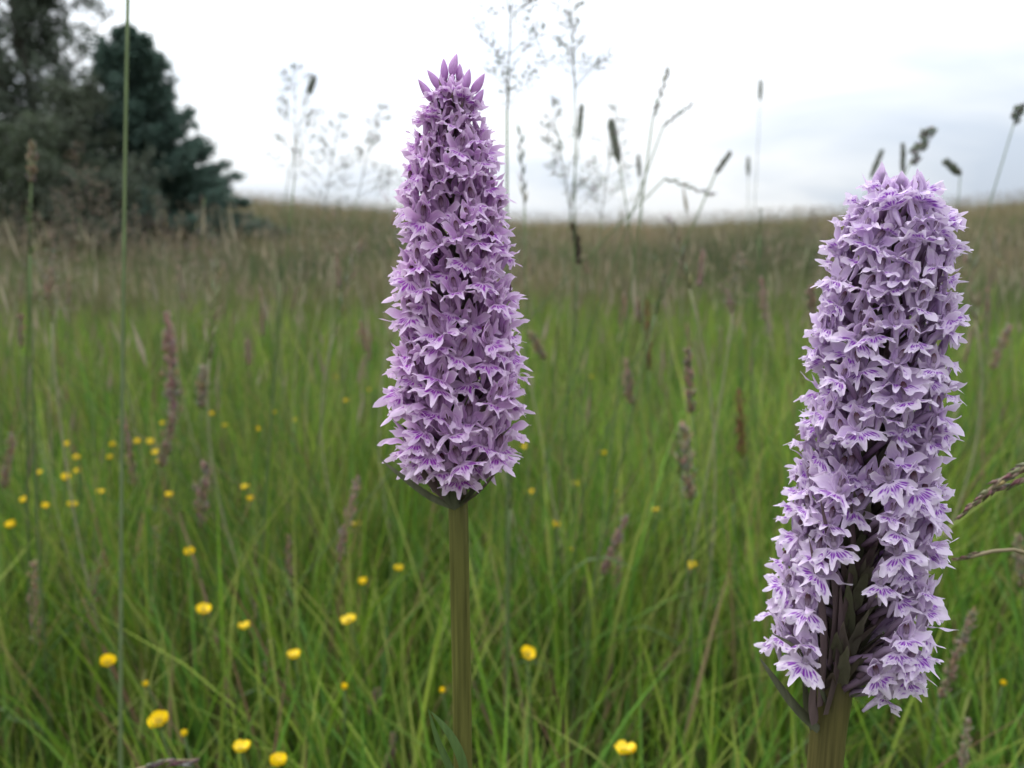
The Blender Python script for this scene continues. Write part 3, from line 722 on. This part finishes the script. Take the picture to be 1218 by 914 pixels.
single_grass(FX, 'foxtail', (905, 95), (904, 120), 1.8, GREY, .0056, 'tallest upright foxtail standing alone high against the sky', SKYG, foot_dx=-.02)
single_grass(FX, 'foxtail', (890, 187), (890, 210), 1.8, GREY, .0052, 'small upright foxtail just below the tallest one', SKYG)
single_grass(FX, 'foxtail', (1049, 179), (1036, 212), 1.15, GREY, .0048, 'narrow foxtail head slanting up behind the thick orchid tip', SKYG, foot_dx=.0)
single_grass(FX, 'foxtail', (1074, 170), (1074, 207), 1.0, GREY, .0040, 'slim upright foxtail pressed against the lumpy cocksfoot head', SKYG)
single_grass('cocksfoot_grass', 'cocksfoot', (1104, 157), (1082, 196), .95, GREY, .0095, 'dark lumpy cocksfoot head rising behind the thick orchid tip')
single_grass(FX, 'foxtail', (1124, 192), (1143, 208), 1.0, GREY, .0058, 'nodding dark foxtail head bent sideways above its stalk', SKYG, via=(1141, 235))
single_grass('cocksfoot_grass', 'cocksfoot', (1213, 128), (1206, 147), .85, GREY, .0065, 'small dark cocksfoot head on a curved stalk beyond the thick orchid', via=(1178, 240))
single_grass(FX, 'foxtail', (692, 124), (688, 166), .90, GREY, .0040, 'soft blurred foxtail head amid a feathery panicle', SKYG, via=(680, 240))
single_grass(FX, 'foxtail', (759, 184), (761, 211), 1.4, GREY, .0046, 'tiny foxtail head beside the branching oat grass stalk', SKYG)
single_grass('oat_grass', 'oat', (618, 158), (624, 248), .75, GREY, .0028, 'slender oat grass head hugging the slender orchid side', via=(625, 320))
r_ = single_grass('oat_grass', 'oat', (794, 86), (776, 142), .70, GREY, .0028, 'tall oat grass head on a slightly curved stalk between the orchids', via=(762, 250), stalk_r=.0009)
single_grass('oat_grass', 'oat', (821, 126), (788, 151), .72, GREY, .0026, 'oat grass spikelet branching sideways beside the tall oat head', via=(770, 200))
single_grass('oat_grass', 'oat', (845, 232), (790, 212), .75, GREY, .0030, 'drooping oat grass arching over to the side above the skyline', via=(752, 250))
single_grass('feathery_grass', 'panicle', (612, -70), (603, 132), .62, GREY, 1.0, 'tall feathery panicle on a straight stalk beside the slender orchid tip', via=(603, 250), stalk_r=.0011)
single_grass('feathery_grass', 'panicle', (676, -25), (684, 105), .66, GREY, .8, 'airy feathery grass panicle floating above the foxtails', via=(684, 200), stalk_r=.0006)
single_grass('feathery_grass', 'panicle', (352, 70), (350, 215), .85, GREY, .9, 'faint feathery panicle beneath the lone dark foxtail', via=(344, 270), stalk_r=.0009)
single_grass('feathery_grass', 'panicle', (455, 120), (425, 235), .95, GREY, .9, 'faint leaning panicle left of the slender orchid by the skyline', via=(415, 290), stalk_r=.0006)
single_grass('feathery_grass', 'panicle', (405, 130), (385, 250), 1.0, GREY, .9, 'pale airy panicle straddling the skyline near the slender orchid', via=(378, 300), stalk_r=.0006)
single_grass('feathery_grass', 'panicle', (655, 112), (680, 260), .80, GREY, 1.0, 'feathery panicle spreading round the blurred foxtail', via=(683, 320), stalk_r=.0007)
single_grass('feathery_grass', 'panicle', (735, 120), (715, 260), .95, GREY, .8, 'thin feathery panicle behind the thick grey-green foxtail', via=(710, 310), stalk_r=.0006)
# tall bare stem on the left (its head is above the picture)
single_grass('tall_grass_stem', 'panicle', (160, -330), (153, -60), .47, GREY, .5, 'tall bare green grass stem rising past the conifer', via=(146, 300), stalk_r=.0013, stalk_col=(.17, .22, .10), foot_dy=.0)
single_grass(FX, 'fog', (38, 172), (37, 218), .80, PALE, .0060, 'pale fluffy grass head on a straight stalk before the leafy tree', via=(33, 330), stalk_r=.0013)
PL = 'brown plume grasses in front of the trees'
for k, (tx, ty, ln, Y_) in enumerate([(92, 185, 75, 1.5), (108, 215, 80, 1.6), (128, 240, 70, 1.7), (78, 245, 60, 1.8), (190, 250, 60, 2.0), (216, 268, 60, 1.9), (246, 285, 60, 1.9), (160, 262, 55, 2.1), (225, 330, 55, 1.7), (62, 280, 60, 1.9), (270, 300, 40, 2.2), (18, 262, 60, 2.0)]):
    single_grass('plume_grass', 'panicle', (tx, ty - 20), (tx + 3 - k % 7, ty + ln), Y_, (.33, .27, .21), .55, 'soft brown plume grass blurred in front of the dark trees', PL, foot_dx=.03 * (k % 3 - 1))
FG = 'fog_grass'
MID = [((200, 400), (208, 502), 1.25, PINK, .014, 'long thick purple-brown plume curving above the buttercup patch', None),
       ((244, 556), (237, 628), 1.1, PINK, .012, 'short broad purple-brown plume below the buttercup patch', None),
       ((425, 570), (402, 668), .70, PINK, .0058, 'sharp pinkish fog grass spike leaning on a long green stalk', (355, 905)),
       ((343, 640), (347, 752), .85, BROWN, .0066, 'upright brown fog grass spike near the leaning pinkish one', (348, 820)),
       ((303, 650), (305, 720), 1.0, BROWN, .006, 'faint brown spike beside the upright brown spike', None),
       ((743, 618), (717, 684), .80, PINK, .0068, 'leaning pinkish fog grass spike between the two orchids', (690, 800)),
       ((737, 664), (734, 716), .88, PINK, .006, 'short upright pinkish spike below the leaning one', (730, 800)),
       ((682, 268), (689, 316), .75, DARKB, .0050, 'dark brown seed head on a tan stalk just under the skyline', (680, 420)),
       ((818, 418), (822, 492), .75, BROWN, .0070, 'greyish brown plume on a dark stalk left of the thick orchid', (838, 600)),
       ((812, 512), (822, 596), .80, PALE, .0105, 'pale straw-coloured fluffy plume between the orchids', (826, 700)),
       ((880, 468), (882, 545), 1.2, RED, .010, 'rusty red dock-like plume beside the thick orchid', None),
       ((258, 455), (261, 492), 1.5, PALE, .006, 'small pale seed head right of the long purple plume', None),
       ((146, 492), (160, 580), 1.2, BROWN, .009, 'dull brown plume amid the left buttercups', None),
       ((14, 520), (4, 582), 1.1, BROWN, .0085, 'grey-brown plume at the meadow edge beneath the pale fluffy head', None),
       ((120, 660), (100, 745), .8, BROWN, .005, 'thin brown leaning seed head beside the tall bare stem', None),
       ((40, 672), (44, 770), .75, BROWN, .0065, 'ragged brown seed head with a broken pale top', None),
       ((185, 628), (182, 690), 1.0, BROWN, .006, 'dark faint seed head above the cupped buttercup', None),
       ((322, 765), (314, 830), .75, PALE, .0062, 'pale fluffy white-tipped grass head', (305, 900)),
       ((448, 824), (440, 850), .7, PINK, .0060, 'stubby purple grass head near the slender orchid stem', None),
       ((468, 876), (458, 925), .65, PINK, .005, 'purple-brown spike tip low by the slender orchid stem', None),
       ((268, 808), (272, 855), .72, PINK, .004, 'thin purple spike amid low buttercups', None),
       ((1157, 730), (1118, 832), .55, BROWN, .0055, 'brown loose seed head below the thick orchid flowers', (1105, 900)),
       ((1152, 858), (1143, 925), .50, PALE, .0042, 'pale whitish pointed grass head low by the thick orchid', None),
       ((1200, 390), (1180, 440), 1.3, BROWN, .009, 'faint grey plume beyond the thick orchid', None),
       ((1212, 640), (1217, 700), .6, PALE, .005, 'pale wispy seed head behind the arching brown grass', None),
       ((770, 360), (772, 440), 1.1, RED, .006, 'tan slender seed head crossing the slanting foxtail stalk', None),
       ((632, 398), (648, 428), 1.2, PALE, .009, 'small drooping tan plume beside the slender orchid', (650, 470)),
       ((745, 430), (745, 475), 1.4, BROWN, .007, 'tiny brown seed head in the far green grass', None),
       ((400, 300), (404, 345), 1.6, BROWN, .008, 'small brown seed head on the hillside behind the slender orchid', None)]
for tip, base, Y_, c_, w_, lab, via in MID:
    single_grass(FG, 'fog', tip, base, Y_, c_, w_ * 1.05, lab, 'brown seed heads in the meadow', via=via, foot_dx=random.uniform(-.04, .04), stalk_r=.0010, leaf=random.random() < .4)
for k in range(46):
    Y_ = random.uniform(.95, 3.2); X_ = random.uniform(-.62, .62) * Y_; zt = random.uniform(.36, .60); hl = random.uniform(.05, .085)
    d_ = Vector((X_, Y_, zt)) - Vector((0, 0, CAM_Z)); c_, s_ = math.cos(PITCH), math.sin(PITCH); dep = d_.y * c_ - d_.z * s_; upv = d_.y * s_ + d_.z * c_
    px_, py_ = 609 + FPX * d_.x / dep, 457 - FPX * upv / dep; ln_ = FPX * hl / dep; tl_ = random.uniform(-.25, .25) * ln_
    single_grass(FG, 'fog', (px_, py_), (px_ + tl_, py_ + ln_), Y_, random.choice((PINK, BROWN, PALE, BROWN)), random.uniform(.006, .0105), 'slim brownish fog grass spike standing loose in the open meadow', 'loose fog grass spikes in the meadow', foot_dx=random.uniform(-.06, .06), stalk_r=.0010)
for k in range(64):
    Y_ = random.uniform(.7, 2.8); X_ = random.uniform(-.6, .6) * Y_; zt = random.uniform(.56, .60 + .05 * Y_); hl = random.uniform(.06, .12)
    d_ = Vector((X_, Y_, zt)) - Vector((0, 0, CAM_Z)); c_, s_ = math.cos(PITCH), math.sin(PITCH); dep = d_.y * c_ - d_.z * s_; upv = d_.y * s_ + d_.z * c_
    px_, py_ = 609 + FPX * d_.x / dep, 457 - FPX * upv / dep; ln_ = FPX * hl / dep; tl_ = random.uniform(-.3, .3) * ln_
    single_grass('pale_grass', random.choice(('panicle', 'oat')), (px_, py_), (px_ + tl_, py_ + ln_), Y_, (.36, .31, .23), .0022, 'tall pale straw-coloured grass with a wispy head reaching the hillside', 'tall pale wispy grasses', foot_dx=random.uniform(-.12, .12), stalk_r=.0012, stalk_col=(.32, .31, .18))
# extra green flowering stems without clear heads
for k, (x0, y0, x1, y1, Y_) in enumerate([(607, 560, 604, 800, .62), (335, 300, 322, 480, .9), (790, 330, 735, 560, .75), (806, 520, 826, 780, .7), (905, 250, 898, 400, 1.1), (870, 560, 880, 760, .8), (35, 240, 38, 560, .7)]):
    single_grass('grass_stem', 'oat', (x0, y0), (x0 * .8 + x1 * .2, y0 * .8 + y1 * .2), Y_, (.12, .15, .07), .002, 'thin green flowering grass stem without a clear head', 'thin green stems in the meadow', via=(x1, y1), stalk_r=.0013)

# arching brown grass beside the thick orchid, near enough to show its spikelets
def arching_grass(path, Y, label, spk, col):
    P = [at_y(px, py, Y) for px, py in path]; foot = Vector((P[0].x + .03, Y + .02, 0)); foot.z = g(foot.x, foot.y)
    root = empty('arching_grass', tuple(foot), label, 'grass')
    mb = MB(); pts = bez(Vector((0, 0, -.01)), P[0] - foot + Vector((.02, 0, .02)), P[0] - foot, 10)[:-1] + [p - foot for p in P]
    mb.tube(pts, [.0010] * 9 + [.0007] * (len(pts) - 10) + [.0003], (.26, .21, .12), 6); link('stalk', mb.mesh('stalk', M_STALK), root)
    rnd = random.Random(5); mbs = []
    for k in range(4):
        mb = MB()
        for q in range(5):
            mb.octa((rnd.uniform(-.0004, .0004), .0018 * q, rnd.uniform(-.0004, .0004)), (rnd.uniform(-.25, .25), 1, rnd.uniform(-.25, .25)), .0062, .0009, tuple(c * rnd.uniform(.75, 1.25) for c in col))
        mbs.append(mb.mesh('spikelet', M_SEED))
    for (px, py, qx, qy) in spk:
        a, b = at_y(px, py, Y) - foot, at_y(qx, qy, Y) - foot; d = b - a
        link('spikelet', rnd.choice(mbs), root, Matrix.Translation(a) @ d.to_track_quat('Y', 'Z').to_matrix().to_4x4() @ Matrix.Scale(d.length / .0134, 4) @ Matrix.Rotation(rnd.uniform(0, 6), 4, 'Y'))
arching_grass([(1290, 640), (1262, 560), (1225, 553), (1190, 572), (1160, 598), (1140, 618)], .255, 'brown arching grass head reaching in beside the thick orchid',
              [(1240, 548, 1196, 562), (1228, 556, 1184, 572), (1214, 560, 1172, 580), (1200, 570, 1160, 592), (1186, 576, 1158, 604), (1172, 588, 1148, 606), (1158, 598, 1136, 622), (1250, 552, 1206, 578), (1222, 566, 1182, 588)], (.30, .22, .15))
arching_grass([(1290, 720), (1235, 662), (1205, 654), (1180, 656), (1150, 664), (1132, 667)], .27, 'thin dry grass tip poking out behind the thick orchid flowers',
              [(1182, 655, 1158, 661), (1166, 658, 1142, 664), (1152, 661, 1130, 667)], (.20, .14, .09))
arching_grass([(60, 1010), (120, 935), (165, 915), (200, 905), (232, 904)], .34, 'dry brown grass head lying low at the foot of the meadow',
              [(160, 918, 200, 902), (175, 914, 212, 900), (195, 912, 240, 906), (150, 924, 190, 910), (205, 908, 238, 908)], (.26, .19, .15))

# ------------------------------------------------------------------ trees
def leaf_quads(P, D, size, asp, cols, droop=0.0):
    """flat leaf-sized quads (as two triangles) at P, along D"""
    n = len(P); D = D / (np.linalg.norm(D, axis=1)[:, None] + 1e-9)
    r_ = rng.normal(0, 1, (n, 3)); S = np.cross(D, r_); S /= (np.linalg.norm(S, axis=1)[:, None] + 1e-9)
    s = size[:, None]
    V = np.stack([P, P + D * s * .5 - S * s * asp, P + D * s * .5 + S * s * asp, P + D * s], 1)
    C = np.ones((n, 4, 4)); C[:, :, :3] = cols[:, None]
    F = (np.arange(n)[:, None, None] * 4 + np.array([[0, 2, 1], [1, 2, 3]])[None]).reshape(-1, 3)
    return V.reshape(-1, 3), F, C.reshape(-1, 4)
def conifer(px, Y, top_py, label):
    T = at_y(px, top_py, Y); x0 = T.x; z0 = g(x0, Y); H = T.z - z0
    root = empty('conifer_tree', (x0, Y, z0), label, 'tree')
    mb = MB(); mb.tube([(0, 0, -.1), (.02, 0, H * .4), (-.03, .02, H * .75), (0, 0, H * .97)], [.12, .08, .045, .012], (.06, .05, .04), 8); link('trunk', mb.mesh('trunk', M_BARK), root)
    mb = MB(); lf = []
    # half-width of the crown as a share of H at share t of height
    tt = [0, .08, .2, .32, .45, .58, .7, .8, .9, .96, 1]; ww = [.60, .60, .53, .41, .30, .23, .16, .135, .085, .04, .01]
    for b in range(270):
        t = (b + rng.uniform(0, 1)) / 270; t = t ** 1.15; az = rng.uniform(0, 6.283)
        L = H * float(np.interp(t, tt, ww)) * rng.choice([.62, .85, 1.0, 1.15], p=[.2, .25, .35, .2]) * rng.uniform(.85, 1.1)
        up = .20 + .55 * t; n = 10
        pts = []
        for k in range(n + 1):
            s = k / n; pts.append(Vector((math.cos(az) * L * s, math.sin(az) * L * s, H * t * .97 + L * (up * s * .8 - .75 * s * s * (1 - t) + .42 * s ** 3))))
        mb.tube(pts[::2], [.016 * (1 - t) + .004] * 5 + [.003], (.06, .05, .04), 4)
        m = int(80 + 330 * L)
        s = rng.beta(1.7, 1.1, m); base = np.array([pts[min(n, int(q * n))] for q in s]) + rng.normal(0, 1, (m, 3)) * (.03 + .09 * (1 - s) * L)[:, None] * np.array([1, 1, .55])
        D = np.array([math.cos(az), math.sin(az), .1]) + rng.normal(0, .55, (m, 3)) + np.array([0, 0, -.12])
        cb = np.array([.078, .125, .098]) * rng.uniform(.65, 1.5, (m, 1)) * (.8 + .4 * rng.uniform())
        lf.append(leaf_quads(base, D, rng.uniform(.05, .13, m), .13, cb))
    link('branches', mb.mesh('branches', M_BARK), root)
    link('crown', np_mesh('crown', M_LEAF, lf, False), root)
def leafy(px, Y, top_py, width, label, name, n_limb, leaf, colr, trunk_r, seed, dens=1.0, low=.12, up=1.1, foot_gap=.1):
    rnd = random.Random(seed); T = at_y(px, top_py, Y); x0 = T.x; z0 = g(x0, Y); H = T.z - z0
    root = empty(name, (x0, Y, z0), label, 'tree' if name.endswith('tree') else 'shrub')
    mb = MB(); mb.tube([(0, 0, -.1), (.03 * H, 0, H * .3), (-.01 * H, .02, H * .65), (0.01, 0, H)], [trunk_r, trunk_r * .75, trunk_r * .4, .006], (.09, .08, .065), 8); link('trunk', mb.mesh('trunk', M_BARK), root)
    mb = MB(); lf = []
    for b in range(n_limb):
        t = low + (1 - low) * (b + rnd.random()) / n_limb; az = rnd.uniform(0, 6.283)
        L = width * (math.sin(math.pi * min(1, .2 + .75 * t)) ** .7) * rnd.uniform(.55, 1.1)
        p0 = Vector((0, 0, H * t * .92)); p1 = p0 + Vector((math.cos(az) * L, math.sin(az) * L, L * rnd.uniform(.5, 1.0) * up)); pm = p0.lerp(p1, .5) + Vector((0, 0, -.08 * L))
        pts = bez(p0, pm, p1, 8); mb.tube(pts, [trunk_r * .28 * (1 - t * .6) * (1 - k / 9) + .003 for k in range(9)], (.08, .07, .06), 4)
        for q in range(9):                    # twigs with leaves
            s = rnd.uniform(.2, 1); j = min(7, int(s * 8)); a = pts[j].lerp(pts[j + 1], s * 8 - j)
            dv = Vector((rnd.gauss(0, 1), rnd.gauss(0, 1), rnd.gauss(.5, .7))).normalized(); tl = L * rnd.uniform(.25, .5)
            tw = bez(a, a + dv * tl * .5 + Vector((0, 0, .04 * L)), a + dv * tl - Vector((0, 0, .06 * L)), 4); mb.tube(tw, [.004, .003, .003, .002, .0015], (.08, .07, .06), 3)
            m = int(26 * dens * rnd.uniform(.5, 1.4)); k = rng.uniform(.1, 1, m)
            base = np.array([tw[min(3, int(i * 4))].lerp(tw[min(3, int(i * 4)) + 1], i * 4 - min(3, int(i * 4))) for i in k]) + rng.normal(0, .045, (m, 3))
            lf.append(leaf_quads(base, rng.normal(0, 1, (m, 3)) + np.array([0, 0, -.4]), rng.uniform(.6, 1.3, m) * leaf, .3, np.array(colr) * rng.uniform(.6, 1.5, (m, 1))))
    link('branches', mb.mesh('branches', M_BARK), root)
    link('crown', np_mesh('crown', M_LEAF, lf, False), root)
conifer(152, 10.4, 30, 'dark blue-green conifer with layered spreading boughs on the left skyline')
leafy(-2, 11.0, -190, 1.15, 'tall airy small-leaved tree at the meadow edge left of the conifer', 'leafy_tree', 120, .06, (.095, .12, .085), .08, 3, 1.7, .03)
leafy(82, 9.6, 95, .65, 'loose olive shrub filling the gap between leafy tree and conifer', 'olive_shrub', 42, .045, (.10, .12, .08), .04, 4, 1.5, .05)
leafy(18, 9.0, 170, .9, 'low dark bush under the airy leafy tree', 'dark_bush', 26, .05, (.085, .11, .065), .05, 6, 1.6, .03)
leafy(112, 8.8, 210, .7, 'low greyish bush crowding the conifer foot', 'grey_bush', 22, .045, (.09, .11, .075), .04, 8, 1.5, .03)

# rush tussocks at the foot of the hill
def rush(px, Y, h, rad, n, seed):
    x0 = (px - 609) / FPX * Y; z0 = g(x0, Y)
    r = rad * np.sqrt(rng.uniform(0, 1, n)); a = rng.uniform(0, 6.283, n); x = x0 + r * np.cos(a); y = Y + r * np.sin(a)
    c = np.array([.06, .092, .038]) * rng.uniform(.6, 1.4, (n, 1)); d = rng.uniform(0, 1, n) < .2; c[d] = np.array([.14, .10, .06])
    me = np_mesh('rush_tussock', M_GRASS, [blade_mesh('', None, x - x0, y - Y, h * rng.uniform(.5, 1.1, n), rng.uniform(.006, .011, n), a, r / rad * .5, rng.uniform(0, .35, n), c, c * 1.2, 3, z0=np.full(n, -.02))])
    o = link('rush_tussock', me); o.location = (x0, Y, z0)
    tag(o, 'dark green rush tussock in the rough grass at the foot of the hill', 'rushes', 'rush tussocks below the hillside')
for k, (px, Y_, h_, rad) in enumerate([(430, 7.0, .62, .55), (505, 8.5, .7, .6), (640, 7.4, .55, .5), (735, 6.4, .50, .45), (790, 7.2, .6, .5), (860, 8.0, .7, .6), (930, 7.0, .6, .5), (330, 6.8, .5, .5), (560, 9.5, .7, .7), (880, 11, .8, .8), (960, 10.5, .7, .7), (1190, 8.5, .6, .6), (240, 7.4, .5, .5), (400, 11, .9, .9)]):
    rush(px, Y_, h_ * 1.1, rad, 600, k)
